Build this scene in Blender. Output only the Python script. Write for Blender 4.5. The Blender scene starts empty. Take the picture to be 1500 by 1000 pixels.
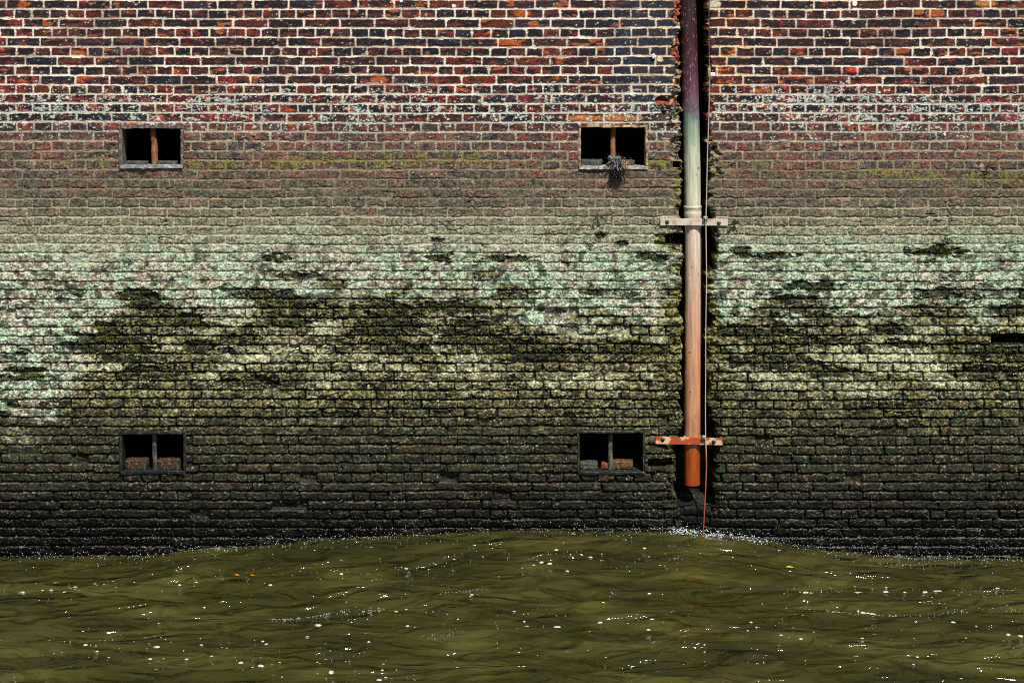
import bpy, bmesh, math, random
import numpy as np
from mathutils import Vector, noise as mn

# ------------------------------------------------------------------ camera, sky, sun
scene = bpy.context.scene
C = bpy.context.collection
S = 0.00439            # metres of wall per photo pixel
D, CH = 11.0, 3.3      # camera distance from the wall, height above the water
def wx(X): return (X - 750.0) * S
def wz(Y): return (795.0 - Y) * S

cam_d = bpy.data.cameras.new('camera')
cam = bpy.data.objects.new('camera', cam_d); C.objects.link(cam)
cam.location = (0, -D, CH); cam.rotation_euler = (math.radians(90), 0, 0)
cam_d.sensor_width = 36.0
cam_d.lens = 36.0 * D / (1500 * S)
cam_d.shift_y = (wz(500) - CH) / (1500 * S)
cam_d.clip_end = 2000
scene.camera = cam

SUN_EL, SUN_AZ = math.radians(54), math.radians(24)   # azimuth from straight in front, to the right
sdir = Vector((math.sin(SUN_AZ) * math.cos(SUN_EL), -math.cos(SUN_AZ) * math.cos(SUN_EL), math.sin(SUN_EL)))
world = bpy.data.worlds.new('World'); scene.world = world; world.use_nodes = True
wn = world.node_tree; wn.nodes.clear()
sky = wn.nodes.new('ShaderNodeTexSky'); sky.sky_type = 'NISHITA'; sky.sun_disc = False
sky.sun_elevation = SUN_EL; sky.sun_rotation = math.atan2(sdir.x, sdir.y)
bg = wn.nodes.new('ShaderNodeBackground'); bg.inputs[1].default_value = 0.05
wo = wn.nodes.new('ShaderNodeOutputWorld')
wn.links.new(sky.outputs[0], bg.inputs[0]); wn.links.new(bg.outputs[0], wo.inputs[0])
sun_d = bpy.data.lights.new('sun', 'SUN'); sun_d.energy = 5.0; sun_d.angle = math.radians(0.5)
sun_d.color = (1.0, 0.965, 0.9)
sun = bpy.data.objects.new('sun', sun_d); C.objects.link(sun)
sun.rotation_euler = (-sdir).to_track_quat('-Z', 'Y').to_euler(); sun.location = (3, -6, 9)
scene.view_settings.view_transform = 'Standard'
scene.view_settings.look = 'None'
scene.view_settings.exposure = 0.25
scene.view_settings.gamma = 1.0
scene.cycles.use_denoising = False
scene.cycles.filter_width = 1.0

rnd = random.Random(11)
def lin(c):
    c = np.asarray(c, dtype=np.float64) / 255.0
    return np.where(c <= 0.04045, c / 12.92, ((c + 0.055) / 1.055) ** 2.4)

# ------------------------------------------------------------------ noise on arrays
_T = {}
def vn(x, y, seed):
    """smooth value noise 0..1"""
    if seed not in _T: _T[seed] = np.random.RandomState(seed).rand(256, 256).astype(np.float32)
    T = _T[seed]
    xi = np.floor(x); yi = np.floor(y); fx = (x - xi).astype(np.float32); fy = (y - yi).astype(np.float32)
    xi = xi.astype(np.int32); yi = yi.astype(np.int32)
    fx = fx * fx * (3 - 2 * fx); fy = fy * fy * (3 - 2 * fy)
    x0 = xi & 255; x1 = (xi + 1) & 255; y0 = yi & 255; y1 = (yi + 1) & 255
    a = T[x0, y0]; a = a + (T[x1, y0] - a) * fx
    b = T[x0, y1]; b = b + (T[x1, y1] - b) * fx
    return a + (b - a) * fy
def fbm(x, y, sx, sy, octv, seed, gain=0.55):
    t = 0; amp = 1; tot = 0
    for o in range(octv):
        f = 2.03 ** o
        t = t + amp * vn(x * f / sx + 17.3 * o + seed, y * f / sy + 9.1 * o + seed * 1.7, seed + o)
        tot += amp; amp *= gain
    return t / tot
def sst(a, b, v):
    t = np.clip((v - a) / (b - a), 0, 1); return t * t * (3 - 2 * t)
def sharp(n, th, w=0.04): return sst(th - w, th + w, n)

# ------------------------------------------------------------------ object helpers
def tag(o, label=None, cat=None, group=None, kind=None):
    if label: o['label'] = label
    if cat: o['category'] = cat
    if group: o['group'] = group
    if kind: o['kind'] = kind
    return o
def link_mesh(name, me, mat, parent=None, smooth=False):
    o = bpy.data.objects.new(name, me); C.objects.link(o)
    if mat: me.materials.append(mat)
    if parent: o.parent = parent
    if smooth: me.shade_smooth()
    return o
def link_bm(name, bm, mat, parent=None, smooth=True):
    me = bpy.data.meshes.new(name); bm.to_mesh(me); bm.free()
    return link_mesh(name, me, mat, parent, smooth)
def empty(name, loc=(0, 0, 0)):
    o = bpy.data.objects.new(name, None); C.objects.link(o); o.location = loc; return o
def grid_mesh(name, co, nx, ny):
    """co: (nx*ny,3), index = j*nx+i"""
    me = bpy.data.meshes.new(name)
    i = np.arange(nx - 1, dtype=np.int32); j = np.arange(ny - 1, dtype=np.int32)
    a = (j[:, None] * nx + i[None, :]).ravel()
    q = np.stack([a, a + 1, a + nx + 1, a + nx], 1).astype(np.int32)
    me.vertices.add(nx * ny); me.vertices.foreach_set('co', co.astype(np.float32).ravel())
    me.loops.add(q.size); me.loops.foreach_set('vertex_index', q.ravel())
    me.polygons.add(len(q)); me.polygons.foreach_set('loop_start', np.arange(0, q.size, 4, dtype=np.int32))
    me.update(calc_edges=True)
    return me

# ------------------------------------------------------------------ materials
def mat_nodes(name):
    m = bpy.data.materials.new(name); m.use_nodes = True
    nt = m.node_tree; return m, nt, nt.nodes['Principled BSDF']
def N(nt, t, **kw):
    n = nt.nodes.new(t)
    for k, v in kw.items(): setattr(n, k, v)
    return n
def ramp(nt, fac, stops):
    r = N(nt, 'ShaderNodeValToRGB'); el = r.color_ramp.elements
    while len(el) < len(stops): el.new(0.5)
    for e, (p, c) in zip(el, stops):
        e.position = p; e.color = (*[float(v) for v in lin(c)], 1)
    nt.links.new(fac, r.inputs[0]); return r.outputs[0]
def mottled(name, stops, scale=30, rough=0.8, bump=0.3, bscale=120, stretch=(1, 1, 1), metal=0.0, spec=0.5):
    m, nt, b = mat_nodes(name)
    tc = N(nt, 'ShaderNodeTexCoord'); mp = N(nt, 'ShaderNodeMapping'); mp.inputs['Scale'].default_value = stretch
    nt.links.new(tc.outputs['Object'], mp.inputs[0])
    n1 = N(nt, 'ShaderNodeTexNoise'); n1.inputs['Scale'].default_value = scale; n1.inputs['Detail'].default_value = 6
    nt.links.new(mp.outputs[0], n1.inputs['Vector'])
    nt.links.new(ramp(nt, n1.outputs[0], stops), b.inputs['Base Color'])
    n2 = N(nt, 'ShaderNodeTexNoise'); n2.inputs['Scale'].default_value = bscale; n2.inputs['Detail'].default_value = 4
    nt.links.new(mp.outputs[0], n2.inputs['Vector'])
    bp = N(nt, 'ShaderNodeBump'); bp.inputs['Strength'].default_value = bump; bp.inputs['Distance'].default_value = 0.01
    nt.links.new(n2.outputs[0], bp.inputs['Height']); nt.links.new(bp.outputs[0], b.inputs['Normal'])
    b.inputs['Roughness'].default_value = rough; b.inputs['Metallic'].default_value = metal
    b.inputs['Specular IOR Level'].default_value = spec
    return m

# ------------------------------------------------------------------ the brick wall
def axis(a, b, fa, fb, fine, coarse):
    return np.concatenate([np.arange(a, fa, coarse), np.arange(fa, fb, fine), np.arange(fb, b + coarse, coarse)])
XS = axis(-620, 2120, -30, 1530, 0.85, 2.6)
YS = np.concatenate([np.arange(-1800, -380, 7.0), axis(-380, 845, -20, 826, 0.68, 2.2)])[::-1]
nx, ny = len(XS), len(YS)
X, Y = np.meshgrid(XS.astype(np.float32), YS.astype(np.float32))   # rows = Y

# bed joints in photo pixels, top to bottom
joints = [13.3 + 13.84 * n for n in range(-134, 23)]
while joints[-1] < 880: joints.append(joints[-1] + 13.37)
joints = np.array(joints, dtype=np.float32)
first = -134                               # index of joints[0]; course n lies between joints n-1 and n
wav = 1.6 * (fbm(X, Y, 170, 60, 2, 3) - 0.5) * 2
Xw = X + 1.5 * (fbm(X, Y, 14, 14, 2, 5) - 0.5)
Yw = Y + wav + 1.3 * (fbm(X, Y, 11, 9, 2, 7) - 0.5) * (1 + 0.8 * sst(200, 330, Y))
ci = np.clip(np.searchsorted(joints, Yw.ravel()).reshape(Y.shape), 1, len(joints) - 1).astype(np.int32)
top = joints[ci - 1]; bot = joints[ci]
cn = ci + first                           # row number: even rows are stretchers
RS = np.random.RandomState(21)
NC = len(joints) + 2
stretch = (cn % 2) == 0
drift = (RS.rand(NC) - 0.5) * 5
phase = np.where(stretch, np.where((cn % 4) == 0, 61.0, 36.0), 50.0).astype(np.float32) + drift[ci].astype(np.float32)
pitch = np.where(stretch, 51.5, 25.75).astype(np.float32)
u = (Xw - phase) / pitch
b0 = np.floor(u).astype(np.int32)
NB = 160
jt = ((RS.rand(NC, NB) - 0.5) * 2).astype(np.float32)
def jit(b): return jt[ci, np.clip(b + 40, 0, NB - 1)] * np.where(stretch, 0.045, 0.07)
back = (u - b0) < jit(b0); b0 = b0 - back
fwd = (u - b0) > 1 + jit(b0 + 1); b0 = b0 + fwd
dl = (u - b0 - jit(b0)) * pitch; dr = (b0 + 1 + jit(b0 + 1) - u) * pitch
bi = np.clip(b0 + 40, 0, NB - 1)
def brnd(seed):
    return np.random.RandomState(seed).rand(NC, NB).astype(np.float32)[ci, bi]
# a few header pairs read as one long brick, and joints between some bricks are closed
dt = Yw - top; db = bot - Yw
del u, back, fwd, jt

# zones (all in photo pixels on the wall)
Yz = Y + 26 * (fbm(X, Y, 90, 40, 3, 31) - 0.5)
bx = [-620, 0, 60, 110, 150, 190, 240, 300, 340, 370, 400, 450, 500, 540, 600, 700, 760, 850, 950, 985, 1060, 1100, 1200, 1300, 1400, 1450, 1500, 1700, 2120]
by = [610, 625, 612, 545, 470, 428, 430, 452, 450, 424, 415, 430, 440, 445, 440, 432, 442, 455, 452, 440, 478, 480, 476, 464, 458, 460, 455, 500, 470]
B = np.interp(X, bx, by).astype(np.float32)
bn = fbm(X, Y, 45, 22, 5, 41, 0.62) - 0.5 + 0.10 * (brnd(43) - 0.5)
patch = fbm(X, Y, 70, 26, 5, 45, 0.62) - 0.5
below = sst(-12, 14, Y - B + 115 * bn + 105 * patch)                    # 1 under the algae line
deep = sst(560, 690, Y + 60 * bn)                         # towards the tide
wet = sst(655, 745, Y + 40 * bn)
soak = sst(700, 782, Y + 25 * bn)
fine = fbm(X, Y, 6, 4.5, 3, 51, 0.7)
fine2 = fbm(X, Y, 4, 3, 3, 57, 0.75)
med = fbm(X, Y, 22, 12, 4, 61)
big = fbm(X, Y, 120, 60, 3, 71)
strk = fbm(X, Y, 26, 4, 3, 81)
grain = vn(X / 2.1, Y / 1.7, 85) * 0.6 + vn(X / 1.25, Y / 1.05, 87) * 0.4

def blobs(lst, nz=0.9):
    m = np.zeros(X.shape, dtype=np.float32)
    for cx, cy, rx, ry in lst:
        j0, j1 = np.searchsorted(-YS, -(cy + 3.2 * ry)), np.searchsorted(-YS, -(cy - 3.2 * ry))
        i0, i1 = np.searchsorted(XS, cx - 3.2 * rx), np.searchsorted(XS, cx + 3.2 * rx)
        sl = (slice(j0, j1), slice(i0, i1))
        e = np.exp(-(((X[sl] - cx) / rx) ** 2 + ((Y[sl] - cy) / ry) ** 2) * 1.0)
        m[sl] = np.maximum(m[sl], e)
    return m
dark_blobs = [(205, 430, 24, 8), (215, 447, 26, 10), (270, 470, 38, 18), (150, 503, 60, 18), (190, 520, 50, 13), (290, 508, 25, 9),
  (225, 545, 55, 13), (400, 379, 27, 6), (432, 404, 30, 5), (395, 432, 40, 9), (425, 446, 36, 12), (430, 470, 30, 10), (160, 480, 25, 8),
  (575, 468, 52, 26), (545, 482, 35, 18), (650, 450, 62, 11), (645, 378, 22, 9), (640, 352, 12, 4), (740, 378, 40, 5), (690, 483, 50, 14),
  (585, 510, 30, 12), (740, 505, 60, 14), (800, 520, 60, 12), (940, 512, 60, 9), (880, 345, 9, 5), (960, 376, 30, 6), (735, 430, 12, 6),
  (1110, 487, 60, 11), (1180, 500, 45, 9), (1300, 482, 25, 8), (1190, 420, 42, 8), (1160, 440, 34, 7), (1372, 368, 38, 10), (1380, 430, 35, 8),
  (1470, 515, 60, 12), (1450, 545, 50, 10), (1482, 455, 28, 9), (30, 542, 30, 7), (40, 553, 34, 6), (1215, 545, 30, 9), (870, 430, 26, 4),
  (1085, 370, 14, 7), (1120, 375, 40, 5), (910, 355, 10, 4), (1330, 505, 40, 7), (1130, 530, 60, 12), (360, 560, 50, 9)]
light_blobs = [(260, 505, 34, 7), (420, 526, 110, 12), (330, 515, 50, 9), (965, 460, 18, 26), (970, 500, 20, 12), (955, 545, 22, 10), (880, 490, 60, 7),
  (1280, 520, 110, 22), (1200, 555, 70, 12), (1260, 570, 60, 11), (1320, 500, 50, 12), (480, 480, 25, 12), (340, 470, 22, 14), (250, 445, 30, 5),
  (690, 545, 60, 10), (560, 540, 50, 8), (760, 470, 40, 7), (830, 455, 60, 9), (30, 575, 60, 10), (25, 640, 35, 16), (90, 560, 30, 18), (450, 510, 70, 9),
  (660, 462, 30, 5), (520, 520, 20, 7), (640, 510, 14, 12), (700, 570, 40, 8), (1050, 450, 20, 8), (1395, 560, 40, 7), (820, 560, 60, 7)]
dk = blobs(dark_blobs); lt = blobs(light_blobs)
rg = fbm(X, Y, 17, 9, 5, 47, 0.68) - 0.5
dk = sst(0.30, 0.52, 0.86 * dk ** 0.8 + 1.5 * rg * sst(0.01, 0.2, dk) + 0.12 * (brnd(49) - 0.5))
dk = np.maximum(dk, 0.85 * sst(0.17, 0.24, patch + 0.6 * rg) * sst(400, 440, Y) * (1 - sst(600, 680, Y)))
lt = np.maximum(lt, 0.95 * sst(0.03, 0.13, -patch + 0.35 * rg) * sst(430, 460, Y) * (1 - sst(540, 600, Y)))
lt = sst(0.22, 0.75, lt * (0.5 + med) + 0.2 * (fine - 0.5)) * (1 - dk)

# joint half width and brick outline
jw = np.interp(Y, [0, 150, 250, 330, 430, 520, 830], [1.12, 1.12, 1.0, 1.0, 0.92, 0.9, 0.95]).astype(np.float32)
jwv = np.interp(Y, [0, 150, 250, 330, 430, 520, 830], [0.9, 0.9, 0.75, 0.3, 0.55, 0.8, 0.5]).astype(np.float32)
jwv = np.where((brnd(95) < 0.42) & (Y > 560), jwv * 0.25 - 0.5, jwv)
rad = np.where(Y < 300, 1.6, 1.9)
ax = np.minimum(dl, dr) - jwv; ay = np.minimum(dt, db) - jw
qx = np.maximum(rad - ax, 0); qy = np.maximum(rad - ay, 0)
d = np.where((qx > 0) & (qy > 0), rad - np.hypot(qx, qy), np.minimum(ax, ay))
d = d + 1.5 * (fine - 0.5) * np.interp(Y, [0, 140, 240, 830], [1.1, 1.4, 1.6, 1.7]) - 1.3 * sharp(vn(X / 9, Y / 6, 91), 0.86)
jn = vn(X / 37, Y / 16, 93)                                   # joints that are flush and hard to see
face = sst(-0.25, 0.85, d)

# damaged edges beside the pipe chase
XL = np.interp(Y, [-1800, 0, 100, 200, 236, 246, 300, 342, 344, 358, 360, 420, 450, 600, 640, 660, 700, 730, 760, 845],
               [946, 994, 996, 997, 995, 998, 999, 1000, 978, 976, 1000, 998, 999, 998, 995, 990, 988, 990, 1002, 1004])
XR = np.interp(Y, [-1800, 0, 100, 180, 210, 250, 300, 340, 380, 400, 440, 470, 500, 600, 625, 660, 700, 735, 760, 845],
               [988, 1036.5, 1038, 1038, 1039, 1040, 1038, 1048, 1047, 1040, 1038, 1045, 1039, 1040, 1051, 1051, 1045, 1049, 1036, 1030])
en = (fbm(Y, X * 0.3, 9, 30, 3, 101) - 0.5); en2 = (fbm(Y, X * 0.3, 9, 30, 3, 107) - 0.5)
XL = XL + en * 13 + 3.0 * (brnd(111) - 0.5); XR = XR + en2 * np.interp(Y, [0, 190, 340, 600], [5, 14, 24, 20]) + 3.0 * (brnd(113) - 0.5)
side_l = np.exp(-np.maximum(XL - X, 0) / np.interp(Y, [0, 120, 200, 400, 620], [8, 12, 15, 24, 28])) * (X < XL)
side_r = np.exp(-np.maximum(X - XR, 0) / np.interp(Y, [0, 190, 210, 290, 320, 480, 640], [4, 5, 18, 18, 9, 12, 16])) * (X > XR)
dmg = sst(0.34, 0.62, (side_l + side_r) * (0.15 + 0.95 * med + 0.75 * (vn(Y / 27.0, X / 90, 191) > 0.42) * vn(Y / 27.0, X / 90, 191)) + 0.25 * (fine - 0.5))
dmg = np.maximum(dmg, sst(0.35, 0.6, blobs([(968, 150, 9, 9), (975, 160, 9, 16), (968, 545, 14, 30), (983, 620, 14, 16), (1012, 800, 30, 40)]) * (0.5 + med)))

# cracks and missing bricks
miss = np.zeros(X.shape, dtype=bool)
for (x0, x1, y0, y1) in [(1452, 1512, 488.5, 504), (975, 996, 343, 357), (986, 997, 237, 246), (950, 990, 672, 684), (1041, 1052, 365, 372)]:
    miss |= (Xw > x0) & (Xw < x1) & (Yw > y0) & (Yw < y1)
part_miss = (brnd(121) > 0.975) & (Y > 430) & (Y < 760)
crack = sst(0.975, 0.99, 1 - np.abs(fbm(X, Y, 46, 15, 4, 131) - 0.5) * 2) * sst(0.72, 0.8, vn(X / 60, Y / 30, 133)) * sst(170, 210, Y) * (1 - 0.7 * below)

# relief in millimetres, positive out of the wall
jd = np.interp(Yz, [0, 150, 200, 270, 310, 360, 430, 500, 830], [4.0, 3.5, 2.5, 3.5, 6.0, 7.0, 9, 15, 17])
jd = jd * (0.55 + 0.9 * jn) + below * 7 + dk * 6
off = (brnd(141) - 0.5) * 2 * np.interp(Y, [0, 200, 400, 500, 830], [1.4, 2.0, 2.2, 5.0, 6.5])
rough = np.interp(Yz, [0, 140, 200, 300, 380, 460, 830], [1.0, 1.6, 2.2, 1.9, 3.0, 5.5, 7.0])
H = off * face + (face - 1) * jd
H += rough * ((fine - 0.5) * 0.9 + (fine2 - 0.5) * 0.8 + (med - 0.5) * 1.3) * (0.35 + 0.65 * face)
H -= face * np.interp(Y, [0, 200, 430, 520], [0.8, 0.8, 1.5, 2.4]) * np.exp(-np.maximum(d, 0) / 1.3)
H += (grain - 0.5) * np.interp(Y, [0, 150, 200, 430, 830], [1.0, 1.6, 1.5, 3.2, 4.0])
tiltb = (brnd(151) - 0.5) * 2 * np.interp(Y, [0, 400, 520], [0.8, 1.2, 4.0]) * (dt - db) / 12.0
H += tiltb * face
H += 7 * (fbm(X, Y, 240, 110, 2, 161) - 0.5) * 2
pit = sharp(fbm(X, Y, 7, 4, 2, 171), 0.73, 0.03) * sst(170, 230, Y)
H -= pit * 3 * (1 - 0.5 * sst(290, 330, Y)) + crack * 8
flake = sharp(fbm(X, Y, 30, 9, 3, 175), 0.6, 0.015) * sst(160, 210, Y) * (Y < 480)
H -= flake * 1.5 * (1 - sst(280, 310, Y))
H -= dk * (5 + 12 * sharp(fine, 0.5, 0.1)) + part_miss * face * 22
H -= dmg * (6 + 75 * np.clip(fbm(X, Y, 12, 8, 4, 181, 0.6) - 0.36, 0, 1))
H -= miss * 105
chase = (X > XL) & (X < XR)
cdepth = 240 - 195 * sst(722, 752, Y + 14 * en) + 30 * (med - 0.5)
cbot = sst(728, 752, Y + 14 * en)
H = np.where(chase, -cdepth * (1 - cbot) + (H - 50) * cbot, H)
openings = {'ul': (175.5, 268, 184.5, 245.5), 'ur': (848.5, 948, 184, 246.5), 'll': (176, 271.5, 632.5, 692.5), 'lr': (847, 944, 631.5, 692.5)}
hole = np.zeros(X.shape, dtype=bool)
for (x0, x1, y0, y1) in openings.values():
    hole |= (X > x0) & (X < x1) & (Y > y0) & (Y < y1)
H = np.where(hole, -520.0, H)

# colour (brick, mortar, lime, moss and silt; recess shade and sunlit edges painted in)
def mixc(col, c, m):
    m = m.astype(np.float32)[..., None] if m.ndim == 2 else m
    col += (np.asarray(c, dtype=np.float32) - col) * m
    return col
def L(*c): return lin(c).astype(np.float32)
pal = np.array([lin(c) for c in [(62, 36, 34), (52, 34, 38), (70, 38, 34), (40, 40, 50), (44, 40, 46), (34, 38, 46), (80, 44, 36), (62, 44, 52),
               (58, 40, 42), (52, 38, 36), (92, 40, 40), (92, 48, 34), (50, 44, 54), (74, 42, 44)]], dtype=np.float32)
br = pal[(brnd(201) * 13.99).astype(np.int32)]
col = br.copy()
mixc(col, L(30, 28, 34), 0.85 * sharp(strk + 0.25 * (brnd(203) - 0.5), 0.49, 0.10))
mixc(col, L(122, 54, 34), 0.75 * sharp(fbm(X, Y, 16, 5, 3, 207) + 0.34 * (brnd(205) - 0.80), 0.61, 0.06))
mixc(col, L(140, 46, 42), 0.75 * sharp(fbm(X, Y, 13, 6, 3, 211) + 0.4 * (brnd(209) - 0.97) + 0.10 * np.exp(-((Y - 150) / 50) ** 2), 0.61, 0.04))
mixc(col, L(186, 92, 40), 0.8 * sharp(fbm(X, Y, 17, 6, 2, 213) + 0.4 * (brnd(215) - 1.0), 0.65, 0.05))
mixc(col, L(120, 110, 110), 0.6 * sharp(fine2, 0.70, 0.03))
# near the pipe the bricks are blue-grey engineering bricks
mixc(col, L(42, 50, 62), 0.8 * sst(880, 925, X + 25 * (brnd(217) - 0.5)) * (X < 1000) * (1 - sst(150, 190, Y)))
mixc(col, L(150, 56, 50), 0.8 * blobs([(822, 205, 16, 16), (828, 222, 14, 12)]))
for (cx, cy, c, rx) in [(232, 173, (214, 84, 52), 9), (238, 256, (150, 60, 56), 9), (855, 173, (206, 120, 50), 26), (905, 173, (196, 120, 60), 40),
                        (975, 208, (186, 96, 60), 9), (985, 228, (190, 100, 70), 8), (140, 209, (130, 72, 80), 14), (90, 187, (104, 80, 92), 14),
                        (415, 228, (176, 66, 66), 12), (590, 202, (160, 84, 74), 30), (650, 207, (150, 80, 76), 30), (740, 61, (190, 92, 30), 14), (555, 117, (196, 88, 34), 14),
                        (765, 20, (190, 96, 30), 14), (1320, 74, (172, 80, 36), 14), (1445, 5, (190, 130, 60), 18), (1250, 102, (190, 60, 44), 12)]:
    mixc(col, L(*c), 0.8 * sst(0.25, 0.6, blobs([(cx, cy, rx, 5)]) * (0.6 + 0.8 * fine)))
worn = sst(165, 215, Yz)
mixc(col, L(98, 76, 74), 0.42 * worn)
mixc(col, L(146, 70, 62), 0.55 * sharp(fbm(X, Y, 34, 9, 4, 299) + 0.12 * (brnd(298) - 0.5), 0.585, 0.04) * worn)
mixc(col, L(116, 106, 90), 0.55 * worn * sharp(fine, 0.5, 0.1))
mort = np.empty_like(col)
mort[:] = L(238, 225, 203)
mixc(mort, L(128, 104, 88), 0.6 * sharp(fbm(X, Y, 50, 20, 5, 297, 0.65), 0.54, 0.09))
mixc(mort, L(196, 198, 180), sst(120, 165, Yz) * 0.8)
mixc(mort, L(146, 138, 108), sst(150, 240, Yz))
mixc(mort, L(120, 116, 92), sst(240, 290, Yz))
mixc(mort, L(236, 190, 140), 0.6 * sst(900, 1000, X) * (X < 1100) * (1 - sst(120, 160, Y)))
mixc(mort, L(176, 156, 126), 0.45 * sharp(fine2, 0.66, 0.05))
mixc(col, mort, np.clip(1 - face, 0, 1))
# lime crust
limeb = np.exp(-((Y - 158 - 50 * (big - 0.5)) / 30) ** 2) * (0.45 + 0.9 * fbm(X, Y, 110, 30, 3, 301))
mixc(col, L(186, 192, 182), 0.8 * sharp(fine2 * 0.55 + fine * 0.45 + 0.13 * limeb + 0.3 * (med - 0.5) + 0.22 * (grain - 0.5), 0.70, 0.035) * sst(0.1, 0.4, limeb))
mixc(col, L(226, 222, 206), 0.9 * sharp(fine2 + 0.05 * limeb, 0.80, 0.02))
# grey silt film down to the algae
film = np.interp(Yz, [205, 250, 295, 330, 362, 600], [0, 0.24, 0.66, 0.84, 0.88, 0.88]).astype(np.float32)
fc = np.empty_like(col); fc[:] = L(92, 93, 72)
mixc(fc, L(146, 146, 118), sst(290, 345, Yz)); mixc(fc, L(192, 188, 164), sst(338, 385, Yz))
mixc(fc, L(168, 142, 124), 0.35 * sharp(med + 0.2 * (brnd(221) - 0.5), 0.58, 0.08))
mixc(col, fc, film * (0.62 + 0.38 * sharp(fine + 0.2 * face, 0.55, 0.14)))
mixc(col, L(58, 56, 46), 0.35 * sharp(fine2, 0.63, 0.05) * sst(230, 300, Y) * (1 - below))
mixc(col, L(206, 202, 166), (1 - face) * 0.5 * sst(270, 320, Yz) * (1 - sst(370, 420, Yz)))
mixc(col, L(44, 50, 32), (1 - face) * 0.6 * sst(360, 420, Yz) * (0.3 + jn * 0.7))
# yellow-green moss band
mb = np.exp(-((Y - np.interp(X, [0, 300, 560, 900, 1060, 1250, 1500], [226, 240, 236, 236, 246, 252, 262])) / 17) ** 2)
mb = mb * np.interp(X, [0, 250, 420, 560, 700, 850, 960, 1100, 1500], [0.5, 0.9, 0.8, 1.0, 0.8, 0.3, 1.0, 0.7, 0.85])
mixc(col, L(118, 114, 48), 0.8 * sst(0.46, 0.62, mb * 0.5 + 0.5 * (med - 0.34) + 0.5 * (fine - 0.5) + 0.3 * (grain - 0.5) + 0.10 * (1 - face)))
# mint algae crust
mint = sst(318, 400, Y + 55 * (big - 0.5) + 45 * (med - 0.5))
mm = sharp(fbm(X, Y, 30, 14, 4, 231) * 0.62 + fine * 0.38 + 0.10 * (np.interp(X, [0, 300, 600, 950, 1060, 1500], [0.1, 0.2, 0.4, 0.8, 1, 1]) - 0.5), 0.485, 0.06) * mint
mixc(col, L(168, 194, 162), 0.78 * mm)
mixc(col, L(104, 142, 108), 0.55 * mm * sharp(fine2, 0.56, 0.05))
mixc(col, L(206, 206, 184), 0.5 * mint * sharp(vn(X / 3.1, Y / 2.3, 241), 0.62, 0.1) * face)
mixc(col, L(88, 68, 56), 0.75 * mint * sharp(fbm(X, Y, 9, 6, 3, 245), 0.63, 0.03))
mixc(col, L(44, 58, 34), 0.8 * mint * sharp(fbm(X, Y, 12, 8, 3, 247) + 0.1 * (med - 0.5), 0.655, 0.03))
# below the algae line
lo = np.empty_like(col)
pal2 = np.array([lin(c) for c in [(78, 76, 48), (70, 64, 48), (62, 66, 38), (90, 82, 58), (56, 54, 38), (46, 58, 42), (68, 60, 44), (98, 94, 62)]], dtype=np.float32)
lo[:] = pal2[(brnd(251) * 7.99).astype(np.int32)]
mixc(lo, L(34, 62, 46), 0.7 * sharp(fbm(X, Y, 26, 9, 3, 253) + 0.05 * deep, 0.56, 0.05))
mixc(lo, L(124, 122, 52), 0.6 * sharp(fbm(X, Y, 12, 7, 3, 255), 0.60, 0.04) * (1 - deep))
mixc(lo, L(124, 100, 76), 0.5 * sharp(fbm(X, Y, 11, 5, 3, 257), 0.62, 0.04))
mixc(lo, L(24, 24, 15), 0.85 * sharp(fbm(X, Y, 14, 8, 4, 259, 0.65), 0.54, 0.07))
mixc(lo, L(192, 192, 152), 0.9 * sharp(fine + 0.2 * (brnd(261) - 0.5), 0.5, 0.12) * lt)
mixc(lo, L(206, 200, 156), 0.5 * sharp(fine2, 0.58, 0.08) * lt)
mixc(lo, L(190, 184, 128), 0.45 * (1 - deep) * sharp(vn(X / 3, Y / 2.4, 263), 0.6, 0.1))
mixc(lo, L(36, 33, 20), 0.66 * deep)
mixc(lo, L(36, 48, 34), 0.35 * wet * sharp(med, 0.5, 0.1))
mixc(lo, L(20, 18, 11), 0.72 * wet)
mixc(lo, L(8, 8, 6), 0.9 * soak)
mixc(lo, L(13, 13, 8), (1 - face) * (0.85 - 0.4 * lt))
mixc(col, lo, below * (1 - 0.25 * lt * (1 - deep)))
mixc(col, L(20, 21, 13), dk * 0.9)
mixc(col, L(80, 84, 30), 0.7 * dk * sharp(fbm(X, Y, 15, 6, 3, 271), 0.56, 0.04) * (1 - deep))
# rubble mortar beside the chase
rub = np.empty_like(col); rub[:] = L(150, 136, 110)
mixc(rub, L(58, 50, 38), sharp(fbm(X, Y, 8, 7, 3, 281), 0.47, 0.06))
mixc(rub, L(108, 112, 40), 0.7 * sharp(med, 0.52, 0.06) * sst(190, 260, Y))
mixc(rub, L(128, 124, 70), 0.6 * sst(380, 440, Y)); mixc(rub, L(46, 48, 30), 0.8 * sst(500, 640, Y)); mixc(rub, L(16, 15, 12), 0.8 * wet)
mixc(rub, L(150, 62, 46), 0.7 * sharp(med, 0.56, 0.04) * (Y < 200))
mixc(col, rub, dmg)
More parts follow.
